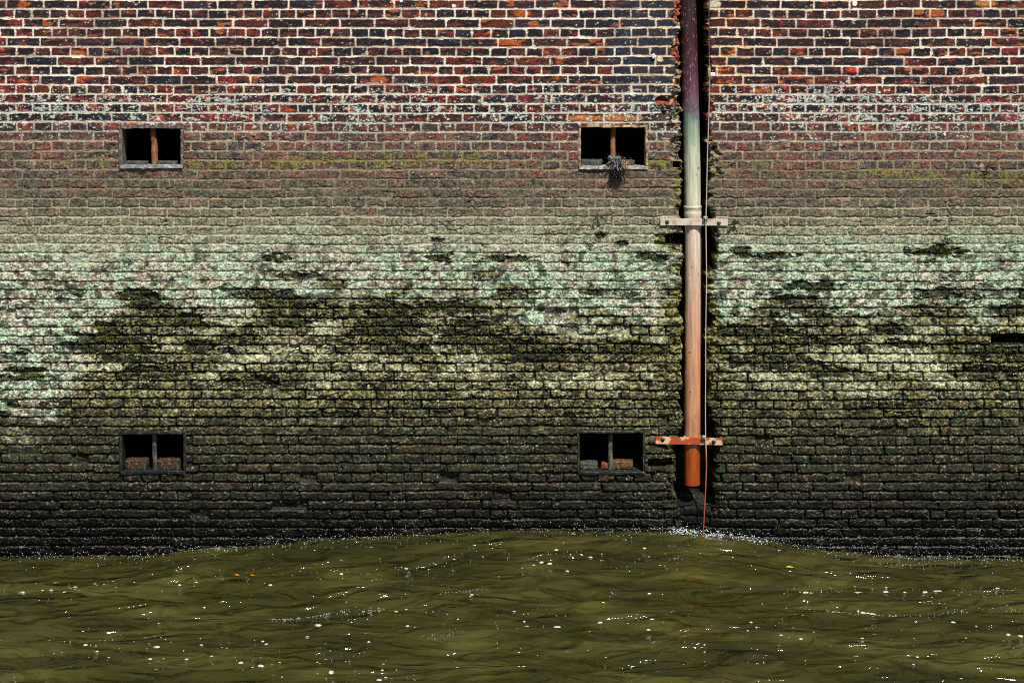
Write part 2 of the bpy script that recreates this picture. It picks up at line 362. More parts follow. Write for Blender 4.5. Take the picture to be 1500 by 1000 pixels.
# plaster lumps and paint spots
mixc(col, L(206, 196, 164), sst(0.4, 0.6, blobs([(1047, 8, 11, 9), (967, 87, 6, 5), (1074, 82, 4, 3), (1052, 163, 4, 2)]) * (0.6 + 0.8 * fine)))
mixc(col, L(250, 250, 246), sst(0.45, 0.55, blobs([(665, 9, 3.6, 3.6), (1252, 5, 4, 5), (588, 2, 3, 2)])))
mixc(col, L(10, 9, 8), np.where(chase | hole | miss, np.where(chase, 1 - 0.55 * cbot, 1.0), 0.0))  # near-black dirt and deep shade painted into chase, openings and missing bricks
mixc(col, L(16, 15, 11), crack * 0.8 + pit * 0.25)
mixc(col, L(112, 104, 80), 0.62 * (1 - sst(1.6, 4.2, dt)) * face * sharp(fbm(X, Y, 20, 5, 3, 291, 0.7), 0.5, 0.06) * below * (1 - 0.45 * soak))  # silt tone on upper brick edges that also stands in for sunlit rims
mixc(col, L(40, 54, 34), 0.5 * sharp(fbm(X, Y, 34, 13, 4, 293), 0.53, 0.05) * deep * (1 - soak))
mixc(col, L(70, 56, 42), 0.35 * sharp(fbm(X, Y, 24, 9, 4, 295), 0.55, 0.05) * deep * (1 - soak))
gk = np.interp(Y, [0, 150, 200, 330, 430, 830], [0.35, 0.5, 0.8, 0.9, 1.2, 1.7]).astype(np.float32) * face.astype(np.float32) + 0.25
col *= np.clip(1 + gk * (grain - 0.5) * 2.0, 0.25, 2.4).astype(np.float32)[..., None]
mixc(col, L(214, 206, 170), 0.7 * sharp(grain, 0.77, 0.03) * below * (1 - 0.45 * deep) * sharp(med, 0.48, 0.1))
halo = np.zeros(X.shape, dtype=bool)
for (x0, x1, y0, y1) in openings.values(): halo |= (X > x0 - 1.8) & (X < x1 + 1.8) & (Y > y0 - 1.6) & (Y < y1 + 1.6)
mixc(col, L(8, 7, 7), halo.astype(np.float32))  # openings and a thin rim painted black so the reveals look shaded
col *= (1 - 0.30 * wet - 0.25 * soak).astype(np.float32)[..., None]
wetness = np.clip(np.maximum(wet * 0.75, soak) + 0.35 * dk * below, 0, 1) * np.where(chase, 0.25, 1.0)

co = np.stack([wx(X), -H / 1000.0, wz(Y)], -1).reshape(-1, 3)
rs = np.random.RandomState(5)
me = grid_mesh('brick_wall', co, nx, ny)
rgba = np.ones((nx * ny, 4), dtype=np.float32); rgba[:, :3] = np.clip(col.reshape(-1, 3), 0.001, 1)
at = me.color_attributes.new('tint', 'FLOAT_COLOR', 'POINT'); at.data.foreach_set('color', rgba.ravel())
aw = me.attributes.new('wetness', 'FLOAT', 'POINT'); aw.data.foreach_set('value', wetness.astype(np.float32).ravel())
del rgba, co, col, lo, rub, fc, mort

m, nt, b = mat_nodes('brick_and_mortar')
a1 = N(nt, 'ShaderNodeAttribute', attribute_name='tint'); a2 = N(nt, 'ShaderNodeAttribute', attribute_name='wetness')
tc = N(nt, 'ShaderNodeTexCoord')
n1 = N(nt, 'ShaderNodeTexNoise'); n1.inputs['Scale'].default_value = 140; n1.inputs['Detail'].default_value = 5; n1.inputs['Roughness'].default_value = 0.7
nt.links.new(tc.outputs['Object'], n1.inputs['Vector'])
mr = N(nt, 'ShaderNodeMapRange'); mr.inputs[1].default_value = 0.3; mr.inputs[2].default_value = 0.7; mr.inputs[3].default_value = 0.62; mr.inputs[4].default_value = 1.38
nt.links.new(n1.outputs[0], mr.inputs[0])
vm = N(nt, 'ShaderNodeVectorMath', operation='SCALE'); nt.links.new(a1.outputs['Color'], vm.inputs[0]); nt.links.new(mr.outputs[0], vm.inputs['Scale'])
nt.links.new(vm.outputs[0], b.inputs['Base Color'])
r2 = N(nt, 'ShaderNodeMapRange'); r2.inputs[3].default_value = 0.92; r2.inputs[4].default_value = 0.38
nt.links.new(a2.outputs['Fac'], r2.inputs[0]); nt.links.new(r2.outputs[0], b.inputs['Roughness'])
r3 = N(nt, 'ShaderNodeMapRange'); r3.inputs[3].default_value = 0.25; r3.inputs[4].default_value = 0.22
nt.links.new(a2.outputs['Fac'], r3.inputs[0]); nt.links.new(r3.outputs[0], b.inputs['Specular IOR Level'])
n2 = N(nt, 'ShaderNodeTexNoise'); n2.inputs['Scale'].default_value = 130; n2.inputs['Detail'].default_value = 4; n2.inputs['Roughness'].default_value = 0.75
nt.links.new(tc.outputs['Object'], n2.inputs['Vector'])
bp = N(nt, 'ShaderNodeBump'); bp.inputs['Distance'].default_value = 0.006
rb = N(nt, 'ShaderNodeMapRange'); rb.inputs[3].default_value = 1.0; rb.inputs[4].default_value = 0.12
nt.links.new(a2.outputs['Fac'], rb.inputs[0]); nt.links.new(rb.outputs[0], bp.inputs['Strength'])
nt.links.new(n2.outputs[0], bp.inputs['Height']); nt.links.new(bp.outputs[0], b.inputs['Normal'])
M_WALL = m
wall = link_mesh('brick_wall', me, M_WALL)
tag(wall, 'old quay wall of red, silted and algae green brick rising out of brown water', 'wall')

def box_bm(bm, x0, x1, y0, y1, z0, z1):
    vs = [bm.verts.new(p) for p in ((x0, y0, z0), (x1, y0, z0), (x1, y1, z0), (x0, y1, z0), (x0, y0, z1), (x1, y0, z1), (x1, y1, z1), (x0, y1, z1))]
    for f in ((0, 3, 2, 1), (4, 5, 6, 7), (0, 1, 5, 4), (1, 2, 6, 5), (2, 3, 7, 6), (3, 0, 4, 7)):
        bm.faces.new([vs[k] for k in f])
M_CORE = mottled('wall_core', [(0.3, (60, 44, 38)), (0.7, (88, 62, 50))], 8)
bm = bmesh.new()
box_bm(bm, wx(-620), wx(2120), 0.56, 1.2, wz(845), wz(-1800))
box_bm(bm, wx(-620) - 0.3, wx(-620) + 0.002, 0.006, 1.2, wz(845), wz(-1800))
box_bm(bm, wx(2120) - 0.002, wx(2120) + 0.3, 0.006, 1.2, wz(845), wz(-1800))
box_bm(bm, wx(-620) - 0.3, wx(2120) + 0.3, -0.02, 1.22, wz(-1800), wz(-1800) + 0.12)
link_bm('wall_core', bm, M_CORE, wall, smooth=False)

# ------------------------------------------------------------------ small shapes
def rough_box(cx, cy, cz, sx, sy, sz, cuts=6, amp=0.003, freq=40, rnd_r=0.12, seed=0.0, bm=None):
    own = bmesh.new()
    bmesh.ops.create_cube(own, size=2.0)
    bmesh.ops.subdivide_edges(own, edges=own.edges[:], cuts=cuts, use_grid_fill=True)
    for v in own.verts:
        p = v.co.copy(); n = p.normalized() * 1.25
        k = max(abs(p.x), abs(p.y), abs(p.z))
        q = Vector([math.copysign(abs(c) ** (1.0), c) for c in p])
        l = (abs(p.x) ** 8 + abs(p.y) ** 8 + abs(p.z) ** 8) ** (1 / 8)
        q = p * ((1 - rnd_r) + rnd_r * k / l * 1.0) if rnd_r < 0.5 else p.lerp(n, rnd_r - 0.4)
        w = Vector((q.x * sx / 2, q.y * sy / 2, q.z * sz / 2))
        s = Vector((cx, cy, cz)) + w
        dsp = mn.noise_vector(s * freq + Vector((seed, seed, seed))) * amp
        v.co = s + dsp
    if bm is None: return own
    tmp = bpy.data.meshes.new('t'); own.to_mesh(tmp); own.free(); bm.from_mesh(tmp); bpy.data.meshes.remove(tmp); return bm
def tube(pts, radii, seg=14, amp=0.0, freq=60, cap=True, bm=None, open_end=False):
    bm = bm or bmesh.new(); rings = []
    pts = [Vector(p) for p in pts]
    for i, p in enumerate(pts):
        t = (pts[min(i + 1, len(pts) - 1)] - pts[max(i - 1, 0)]).normalized()
        up = Vector((0, 1, 0)) if abs(t.y) < 0.9 else Vector((1, 0, 0))
        a = t.cross(up).normalized(); c = t.cross(a).normalized(); ring = []
        for k in range(seg):
            an = 2 * math.pi * k / seg
            q = p + (a * math.cos(an) + c * math.sin(an)) * radii[i]
            if amp: q = q + mn.noise_vector(q * freq) * amp
            ring.append(bm.verts.new(q))
        rings.append(ring)
    for r0, r1 in zip(rings, rings[1:]):
        for k in range(seg): bm.faces.new((r0[k], r0[(k + 1) % seg], r1[(k + 1) % seg], r1[k]))
    if cap: bm.faces.new(rings[0][::-1]); bm.faces.new(rings[-1])
    bmesh.ops.recalc_face_normals(bm, faces=bm.faces[:])
    return bm

# ------------------------------------------------------------------ four openings: parts of the wall
fr_mats = {
 'ul': mottled('weathered_purple_grey_frame', [(0.35, (70, 58, 56)), (0.55, (104, 92, 88)), (0.7, (150, 140, 132))], 45),
 'ur': mottled('rust_streaked_pale_frame', [(0.35, (96, 52, 36)), (0.5, (150, 116, 84)), (0.68, (196, 180, 150))], 40),
 'll': mottled('slimy_dark_grey_frame', [(0.35, (18, 19, 17)), (0.55, (34, 36, 31)), (0.7, (76, 76, 68))], 40, rough=0.5),
 'lr': mottled('slimy_dark_green_frame', [(0.35, (22, 27, 20)), (0.55, (44, 52, 38)), (0.7, (98, 102, 80))], 40, rough=0.5)}
sill_mats = {
 'ul': mottled('lilac_grey_sill', [(0.35, (84, 86, 84)), (0.55, (132, 132, 140)), (0.7, (176, 176, 182))], 40),
 'ur': mottled('pale_chalky_sill', [(0.35, (110, 108, 100)), (0.55, (160, 160, 152)), (0.7, (214, 208, 190))], 40),
 'll': mottled('blue_green_slimy_sill', [(0.35, (12, 16, 16)), (0.6, (24, 32, 32)), (0.75, (80, 92, 90))], 50, rough=0.4),
 'lr': mottled('green_slimy_sill', [(0.35, (18, 22, 18)), (0.6, (38, 45, 36)), (0.75, (110, 114, 92))], 50, rough=0.4)}
bar_mats = {
 'ul': mottled('orange_rust_bar', [(0.35, (84, 44, 22)), (0.5, (136, 82, 42)), (0.65, (160, 110, 62)), (0.8, (120, 112, 90))], 30, stretch=(1, 1, 0.5)),
 'ur': mottled('scaly_rust_bar', [(0.35, (96, 48, 30)), (0.5, (146, 84, 42)), (0.6, (136, 110, 76)), (0.75, (120, 70, 56))], 40),
 'll': mottled('grey_slimy_bar', [(0.4, (50, 50, 46)), (0.65, (96, 94, 88))], 40, rough=0.5),
 'lr': mottled('grey_green_bar', [(0.4, (52, 56, 46)), (0.65, (104, 106, 92))], 40, rough=0.5)}
M_VOID = mottled('dark_cavity', [(0.4, (9, 8, 7)), (0.6, (14, 13, 11))], 20)
info = {'ul': ('shallow barred opening with orange rusted bar and lilac grey sill', (219, 226, 224, 226)), 'ur': ('barred opening with rusty bar and weed caught on it', None),
        'll': ('low barred opening with two orange brown lumps of rubble', None), 'lr': ('low barred opening beside the pipe bracket', None)}
bars = {'ul': ((221.5, 183, 4.0), (225, 246, 5.0)), 'ur': ((899, 182, 3.6), (898, 246, 4.0)), 'll': ((223.5, 630, 3.8), (224.5, 692, 3.4)), 'lr': ((895, 630, 3.4), (894.5, 692, 3.6))}
win_label = {'ul': 'upper opening left of the pipe with an orange rusted bar and lilac grey sill', 'ur': 'upper opening nearest the pipe with pale rust streaked frame',
             'll': 'low dark opening with grey bar over two orange brown stones', 'lr': 'low dark green framed opening beside the lower pipe bracket'}
for key, (x0, x1, y0, y1) in openings.items():
    t = 5.0 if key in ('ul', 'll') else 4.0
    fo = -0.006; dep = 0.13; cy = fo + dep / 2
    X0, X1, Z1, Z0 = wx(x0 - 1.2), wx(x1 + 1.2), wz(y0 - 1.2), wz(y1 + 1.2)
    T = t * S * (1.0 if key[0] == 'u' else 0.85)
    bm = bmesh.new(); sd = {'ul': 3, 'ur': 7, 'll': 13, 'lr': 19}[key]
    rough_box((X0 + X1) / 2, cy, Z1 - T / 2, X1 - X0, dep, T, 10, 0.0055, 38, 0.1, sd, bm)
    rough_box(X0 + T * .45, cy + 0.002, (Z0 + Z1) / 2, T * .9, dep - 0.003, Z1 - Z0 - 0.6 * T, 10, 0.0055, 38, 0.1, sd + 1, bm)
    rough_box(X1 - T * .45, cy + 0.002, (Z0 + Z1) / 2, T * .9, dep - 0.003, Z1 - Z0 - 0.6 * T, 10, 0.0055, 38, 0.1, sd + 2, bm)
    f = link_bm('window_frame', bm, fr_mats[key], wall); tag(f, win_label[key])
    bm = rough_box((X0 + X1) / 2, cy - 0.006, Z0 + T * .5, (X1 - X0) * 0.99, dep, T * 1.05, 12, 0.006, 38, 0.1, sd + 3)
    link_bm('sill', bm, sill_mats[key], f)
    (ax0, ay0, ar0), (ax1, ay1, ar1) = bars[key]
    pts, rr = [], []
    for k in range(22):
        q = k / 21; xx = ax0 + (ax1 - ax0) * q + 0.35 * math.sin(q * 9 + sd)
        pts.append((wx(xx), 0.052, wz(ay0 + (ay1 - ay0) * q)))
        r = ar0 + (ar1 - ar0) * q + (0.9 * math.exp(-((q - 0.62) / 0.09) ** 2) if key == 'ul' else 0)
        rr.append(r * S)
    link_bm('bar', tube(pts, rr, 14, 0.0016, 70), bar_mats[key], f)

# loose stones and bricks lying in the openings: things of their own
M_ST1 = mottled('greenish_grey_brick', [(0.35, (36, 38, 32)), (0.6, (74, 76, 64)), (0.75, (116, 114, 98))], 50)
M_ST2 = mottled('orange_brown_stone', [(0.3, (12, 10, 6)), (0.46, (36, 28, 12)), (0.56, (64, 54, 22)), (0.65, (124, 68, 28)), (0.73, (170, 150, 110))], 60, bump=0.8)
M_ST3 = mottled('bright_rust_stone', [(0.35, (70, 30, 12)), (0.65, (140, 66, 28))], 50)
M_ST4 = mottled('tan_stone', [(0.3, (40, 26, 12)), (0.5, (80, 56, 28)), (0.7, (130, 94, 54))], 45)
def stone(x0, x1, ytop, ybot, y, dep, mat, label, seed, rr=0.62, cat='brick', nm='loose_brick', amp=0.006):
    bm = rough_box(0, 0, 0, (x1 - x0) * S, dep, (ybot - ytop) * S, 7, amp, 45, rr, seed)
    o = link_bm(nm, bm, mat); o.location = (wx((x0 + x1) / 2), y, wz((ytop + ybot) / 2))
    tag(o, label, cat)
g = 'stones lying in the wall openings'
for a in [
 (181, 213, 237.5, 243.5, 0.075, 0.09, M_ST1, 'grey green brick end lying left of the orange rusted bar in the far upper opening', 1, 0.12),
 (227, 258, 237.5, 243.5, 0.080, 0.09, M_ST1, 'grey green brick end lying right of the orange rusted bar in the far upper opening', 2, 0.12),
 (851, 882, 235.5, 244.5, 0.085, 0.09, M_ST1, 'grey brick end lying on the pale sill left of the hanging weed', 3, 0.14),
 (905, 930, 236, 244.5, 0.095, 0.08, M_ST1, 'grey brick end lying on the pale sill right of the hanging weed', 4, 0.14)]:
    stone(*a); bpy.context.view_layer.objects
for a in [
 (181, 213, 676, 690.5, 0.085, 0.10, M_ST2, 'orange brown encrusted stone left of the bar in the far low opening', 5, 0.55),
 (228, 262, 676, 690.5, 0.090, 0.10, M_ST2, 'orange brown encrusted stone right of the bar in the far low opening', 6, 0.55),
 (881, 891, 681, 690, 0.075, 0.05, M_ST3, 'small bright rust orange stone beside the bar in the low opening near the pipe', 7, 0.6),
 (896, 928, 679, 690, 0.095, 0.09, M_ST4, 'tan stone sloping down to the right in the low opening near the pipe', 8, 0.62),
 (850, 876, 681, 690, 0.090, 0.09, M_ST1, 'grey stone at the left end of the low opening near the pipe', 9, 0.3)]:
    stone(*a, cat='stone', nm='loose_stone')
for o in list(C.objects):
    if o.name.startswith('loose_'): o['group'] = g

# ------------------------------------------------------------------ drainpipe
def pipe_mat(name, stops, speck, speck_amt, rough=0.36):
    """stops along height given in photo rows"""
    m, nt, b = mat_nodes(name)
    tc = N(nt, 'ShaderNodeTexCoord'); sp = N(nt, 'ShaderNodeSeparateXYZ'); nt.links.new(tc.outputs['Object'], sp.inputs[0])
    nz = N(nt, 'ShaderNodeTexNoise'); nz.inputs['Scale'].default_value = 9; nz.inputs['Detail'].default_value = 5
    nt.links.new(tc.outputs['Object'], nz.inputs['Vector'])
    ma = N(nt, 'ShaderNodeMath', operation='MULTIPLY_ADD'); ma.inputs[1].default_value = 0.22; nt.links.new(nz.outputs[0], ma.inputs[0]); nt.links.new(sp.outputs[2], ma.inputs[2])
    lo_, hi_ = wz(stops[-1][0]), wz(stops[0][0])
    mr = N(nt, 'ShaderNodeMapRange'); mr.inputs[1].default_value = lo_ + 0.11; mr.inputs[2].default_value = hi_ + 0.11
    nt.links.new(ma.outputs[0], mr.inputs[0])
    st = sorted(((wz(y) - lo_) / (hi_ - lo_), c) for y, c in stops)
    base = ramp(nt, mr.outputs[0], st)
    n2 = N(nt, 'ShaderNodeTexNoise'); n2.inputs['Scale'].default_value = 70; n2.inputs['Detail'].default_value = 5; n2.inputs['Roughness'].default_value = 0.65
    mp = N(nt, 'ShaderNodeMapping'); mp.inputs['Scale'].default_value = (1.6, 1.6, 0.45); nt.links.new(tc.outputs['Object'], mp.inputs[0]); nt.links.new(mp.outputs[0], n2.inputs['Vector'])
    th = N(nt, 'ShaderNodeMapRange'); th.inputs[1].default_value = 0.6; th.inputs[2].default_value = 0.68; nt.links.new(n2.outputs[0], th.inputs[0])
    hz = N(nt, 'ShaderNodeMapRange'); hz.inputs[1].default_value = wz(210); hz.inputs[2].default_value = wz(170); hz.inputs[3].default_value = 0.06; hz.inputs[4].default_value = speck_amt
    nt.links.new(sp.outputs[2], hz.inputs[0])
    mu = N(nt, 'ShaderNodeMath', operation='MULTIPLY'); nt.links.new(th.outputs[0], mu.inputs[0]); nt.links.new(hz.outputs[0], mu.inputs[1])
    mx = N(nt, 'ShaderNodeMixRGB'); mx.inputs[2].default_value = (*[float(v) for v in lin(speck)], 1)
    nt.links.new(mu.outputs[0], mx.inputs[0]); nt.links.new(base, mx.inputs[1]);
    n3 = N(nt, 'ShaderNodeTexNoise'); n3.inputs['Scale'].default_value = 14; n3.inputs['Detail'].default_value = 8; n3.inputs['Roughness'].default_value = 0.7
    nt.links.new(mp.outputs[0], n3.inputs['Vector'])
    m3 = N(nt, 'ShaderNodeMapRange'); m3.inputs[1].default_value = 0.3; m3.inputs[2].default_value = 0.7; m3.inputs[3].default_value = 0.80; m3.inputs[4].default_value = 1.10
    nt.links.new(n3.outputs[0], m3.inputs[0])
    vs = N(nt, 'ShaderNodeVectorMath', operation='SCALE'); nt.links.new(mx.outputs[0], vs.inputs[0]); nt.links.new(m3.outputs[0], vs.inputs['Scale'])
    mp4 = N(nt, 'ShaderNodeMapping'); mp4.inputs['Scale'].default_value = (1, 1, 0.05); nt.links.new(tc.outputs['Object'], mp4.inputs[0])
    n4 = N(nt, 'ShaderNodeTexNoise'); n4.inputs['Scale'].default_value = 75; n4.inputs['Detail'].default_value = 5; nt.links.new(mp4.outputs[0], n4.inputs['Vector'])
    m4 = N(nt, 'ShaderNodeMapRange'); m4.inputs[1].default_value = 0.35; m4.inputs[2].default_value = 0.62; m4.inputs[3].default_value = 0.70; m4.inputs[4].default_value = 1.06; nt.links.new(n4.outputs[0], m4.inputs[0])
    v4 = N(nt, 'ShaderNodeVectorMath', operation='SCALE'); nt.links.new(vs.outputs[0], v4.inputs[0]); nt.links.new(m4.outputs[0], v4.inputs['Scale'])
    n5 = N(nt, 'ShaderNodeTexNoise'); n5.inputs['Scale'].default_value = 24; n5.inputs['Detail'].default_value = 6; nt.links.new(tc.outputs['Object'], n5.inputs['Vector'])
    m5 = N(nt, 'ShaderNodeMapRange'); m5.inputs[1].default_value = 0.665; m5.inputs[2].default_value = 0.69; m5.inputs[4].default_value = 0.75; nt.links.new(n5.outputs[0], m5.inputs[0])
    x5 = N(nt, 'ShaderNodeMixRGB'); x5.inputs[2].default_value = (*[float(v) for v in lin((92, 44, 24))], 1)
    nt.links.new(m5.outputs[0], x5.inputs[0]); nt.links.new(v4.outputs[0], x5.inputs[1])
    nt.links.new(x5.outputs[0], b.inputs['Base Color'])
    b.inputs['Roughness'].default_value = rough
    bp = N(nt, 'ShaderNodeBump'); bp.inputs['Strength'].default_value = 0.25; bp.inputs['Distance'].default_value = 0.003
    nt.links.new(n2.outputs[0], bp.inputs['Height']); nt.links.new(bp.outputs[0], b.inputs['Normal'])
    return m
M_PUP = pipe_mat('stained_upper_pipe', [(-380, (44, 28, 30)), (0, (48, 30, 34)), (60, (66, 32, 38)), (110, (90, 48, 62)), (140, (108, 70, 88)), (160, (112, 100, 108)),
                 (175, (120, 142, 132)), (200, (158, 176, 150)), (235, (196, 202, 172)), (290, (212, 208, 182)), (325, (216, 202, 180))], (226, 220, 220), 0.6)
M_PLO = pipe_mat('faded_orange_lower_pipe', [(300, (216, 204, 186)), (345, (214, 194, 174)), (400, (220, 188, 160)), (460, (212, 168, 138)), (540, (204, 148, 114)), (636, (196, 136, 100)), (650, (204, 148, 114)), (656, (172, 82, 22)), (715, (150, 68, 18))], (190, 120, 100), 0.3)
def pipe_x(Yp): return float(np.interp(Yp, [-1800, -380, 0, 180, 250, 350, 500, 650, 712], [960, 998, 1009.0, 1014, 1015.4, 1016.5, 1016.3, 1015.4, 1015.3]))
PY = 0.054; PR = 12.0 * S
pipe = empty('drainpipe', (wx(1015), PY, wz(712)))
tag(pipe, 'long drainpipe in the wall chase, maroon at the top fading through cream to orange', 'pipe')
inv = -Vector(pipe.location)
def off_parent(o, p): o.location = -p.location if o.parent else o.location
def part(name, bm, mat, parent, label=None, smooth=True, loc0=None):
    o = link_bm(name, bm, mat, parent, smooth)
    o.matrix_parent_inverse = parent.matrix_basis.inverted() if parent.type == 'EMPTY' else parent.matrix_parent_inverse.Identity(4)
    if label: o['label'] = label
    return o
def shell(ys, rad_f, seg=48, wall_t=0.004):
    bm = bmesh.new()
    pts = [(wx(pipe_x(y)), PY, wz(y)) for y in ys]
    tube(pts, [rad_f(y) for y in ys], seg, 0.0004, 8, cap=False, bm=bm)
    inner = [(wx(pipe_x(y)), PY, wz(y)) for y in ys]
    return bm
ys = list(np.linspace(-1790, -400, 20)) + list(np.linspace(-380, 322, 90))
part('upper_pipe', shell(ys, lambda y: PR if y < 300 else PR * 1.0), M_PUP, pipe, 'upper length of pipe stained maroon, grey green and cream')
ys = list(np.linspace(321, 712, 70)) + [712, 711.99]
bm = shell(ys[:-2], lambda y: PR * 0.985)
pts = [(wx(pipe_x(y)), PY, wz(y)) for y in (712, 600)]
tube(pts, [PR * 0.985, PR * 0.985 - 0.004], 48, 0, cap=False, bm=bm)         # inner wall of the open end
part('lower_pipe', bm, M_PLO, pipe, 'lower length of pipe faded peach, burnt orange at the end')
def sock_r(y): return PR + (0.0042 if y > 306 else 0.0055) * (1 if y < 318 else 0.4) - (0.0025 if 309.5 < y < 311.5 else 0)
ys = [302.6, 302.8, 303.6, 305.4, 306.2, 309.4, 309.8, 311.2, 311.6, 314, 317, 318.6, 320, 322]
bm = bmesh.new(); pts = [(wx(pipe_x(y)), PY, wz(y)) for y in ys]
rr = [PR + 0.0002, PR + 0.0052, PR + 0.0066, PR + 0.0066, PR + 0.0040, PR + 0.0036, PR + 0.0034, PR + 0.0034, PR + 0.0042, PR + 0.0042, PR + 0.0040, PR + 0.002, PR + 0.001, PR + 0.0008]
tube(pts, rr, 48, cap=False, bm=bm)
part('socket_collar', bm, mottled('cream_collar', [(0.35, (176, 166, 140)), (0.65, (210, 200, 176))], 20, 0.5), pipe)

# brackets: fixed to wall and pipe
def strap_mat(name, paint, rusty, th):
    m, nt, b = mat_nodes(name)
    tc = N(nt, 'ShaderNodeTexCoord'); n = N(nt, 'ShaderNodeTexNoise'); n.inputs['Scale'].default_value = 16; n.inputs['Detail'].default_value = 6
    nt.links.new(tc.outputs['Object'], n.inputs['Vector'])
    c = ramp(nt, n.outputs[0], [(0, rusty[0]), (th - 0.03, rusty[1]), (th + 0.01, paint[0]), (0.8, paint[1])])
    nt.links.new(c, b.inputs['Base Color']); b.inputs['Roughness'].default_value = 0.6
    n2 = N(nt, 'ShaderNodeTexNoise'); n2.inputs['Scale'].default_value = 120; nt.links.new(tc.outputs['Object'], n2.inputs['Vector'])
    bp = N(nt, 'ShaderNodeBump'); bp.inputs['Strength'].default_value = 0.4; bp.inputs['Distance'].default_value = 0.003
    nt.links.new(n2.outputs[0], bp.inputs['Height']); nt.links.new(bp.outputs[0], b.inputs['Normal'])
    return m
M_S1 = strap_mat('dull_cream_strap', [(196, 180, 162), (214, 200, 182)], [(140, 96, 66), (176, 150, 128)], 0.40)
M_S2 = strap_mat('flaking_orange_strap', [(176, 76, 30), (146, 56, 22)], [(214, 190, 160), (206, 170, 136)], 0.50)
M_BOLT = mottled('tarnished_bolt', [(0.4, (60, 66, 60)), (0.6, (110, 114, 104))], 90, 0.4, metal=0.6)
M_BOLT2 = mottled('dark_green_bolt', [(0.4, (26, 40, 34)), (0.6, (58, 74, 62))], 90, 0.4, metal=0.5)
M_GALV = mottled('galvanised_clamp', [(0.4, (110, 118, 122)), (0.6, (160, 168, 170))], 90, 0.35, metal=0.7)
def bolt_bm(X_, Y_, y, r=2.1):
    bm = bmesh.new(); c = (wx(X_), wz(Y_))
    tube([(c[0], y + 0.004, c[1]), (c[0], y - 0.0025, c[1])], [r * 1.5 * S, r * 1.45 * S], 20, bm=bm)
    tube([(c[0], y - 0.0025, c[1]), (c[0], y - 0.0085, c[1]), (c[0], y - 0.0095, c[1])], [r * S, r * S, r * 0.8 * S], 6, bm=bm)
    return bm
def bracket(x0, x1, ya, yb, mat, mb, bx, clampx, label, tilt=0.0):
    e = empty('pipe_bracket', (wx((x0 + x1) / 2), 0, wz((ya + yb) / 2)))
    tag(e, label, 'bracket', 'brackets holding the drainpipe to the wall')
    zc = wz((ya + yb) / 2); hz_ = abs(ya - yb) / 2 * S
    bm = bmesh.new()
    bmesh.ops.create_cube(bm, size=1.0)
    for v in bm.verts: v.co = Vector((wx((x0 + x1) / 2) + v.co.x * (x1 - x0) * S, -0.0135 + v.co.y * 0.007, zc + v.co.z * 2 * hz_))
    bmesh.ops.bevel(bm, geom=bm.edges[:], offset=0.0012, segments=2, affect='EDGES')
    for v in bm.verts: v.co.z += (v.co.x - wx((x0 + x1) / 2)) * tilt
    part('strap', bm, mat, e, smooth=False)
    bm = bmesh.new()                                   # ring round the pipe behind the strap
    n = 40; cxp = wx(pipe_x((ya + yb) / 2)); prev = None; firstq = None
    for k in range(n):
        an = 2 * math.pi * k / n; ca, sa = math.cos(an), math.sin(an); q = []
        for rr_, zz in ((PR + 0.0006, zc - hz_ * .9), (PR + 0.0030, zc - hz_ * .9), (PR + 0.0030, zc + hz_ * .9), (PR + 0.0006, zc + hz_ * .9)):
            q.append(bm.verts.new((cxp + ca * rr_, PY + sa * rr_, zz)))
        if prev:
            for i in range(4): bm.faces.new((prev[i], prev[(i + 1) % 4], q[(i + 1) % 4], q[i]))
        else: firstq = q
        prev = q
    for i in range(4): bm.faces.new((prev[i], prev[(i + 1) % 4], firstq[(i + 1) % 4], firstq[i]))
    bmesh.ops.recalc_face_normals(bm, faces=bm.faces[:])
    part('pipe_ring', bm, mat, e)
    for bx_, by_ in bx: part('bolt', bolt_bm(bx_, by_, -0.017), mb, e)
    bm = rough_box(wx(clampx[0]), -0.024, wz(clampx[1]), 6.5 * S, 0.014, 8 * S, 5, 0.003, 80, 0.62, 4)
    tube([(wx(clampx[0]), -0.030, wz(clampx[1])), (wx(clampx[0]), -0.038, wz(clampx[1]))], [2.2 * S, 2.0 * S], 12, bm=bm)
    part('cable_clamp', bm, M_GALV, e)
bracket(967, 1065.5, 320, 330, M_S1, M_BOLT, [(977, 324.6), (1052.5, 326.2)], (1032.5, 320), 'cream flat bracket across the pipe just below its collar', -0.006)
bracket(960, 1058, 639.5, 650, M_S2, M_BOLT2, [(970.5, 642.5), (1045, 646.2)], (1030.5, 640), 'orange flaking bracket across the lower end of the pipe', -0.02)

# thin cable running down beside the pipe
cyx = [(-1790, 988), (0, 1037.5), (60, 1037.8), (108, 1038.5), (180, 1037.2), (250, 1035), (320, 1033.2), (400, 1034), (500, 1033), (640, 1032.6), (680, 1034), (720, 1032.6), (750, 1031), (775, 1029.5), (796, 1028)]
pts, rr = [], []
for y in np.concatenate([np.linspace(-1790, -30, 60), np.linspace(-20, 796, 200)]):
    x_ = float(np.interp(y, [p[0] for p in cyx], [p[1] for p in cyx])) + 0.15 * math.sin(y * 0.05)
    pts.append((wx(x_), -0.030 - 0.004 * math.sin(y * 0.021), wz(y))); rr.append((0.72 if y < 640 else 0.95) * S)
M_CAB = mottled('pinkish_cable', [(0, (150, 120, 112)), (1, (206, 182, 172))], 3, 0.5, 0.1)
m, nt, b = mat_nodes('cable_sheath'); tc = N(nt, 'ShaderNodeTexCoord'); sp = N(nt, 'ShaderNodeSeparateXYZ'); nt.links.new(tc.outputs['Object'], sp.inputs[0])
mr = N(nt, 'ShaderNodeMapRange'); mr.inputs[1].default_value = wz(800); mr.inputs[2].default_value = wz(0); nt.links.new(sp.outputs[2], mr.inputs[0])
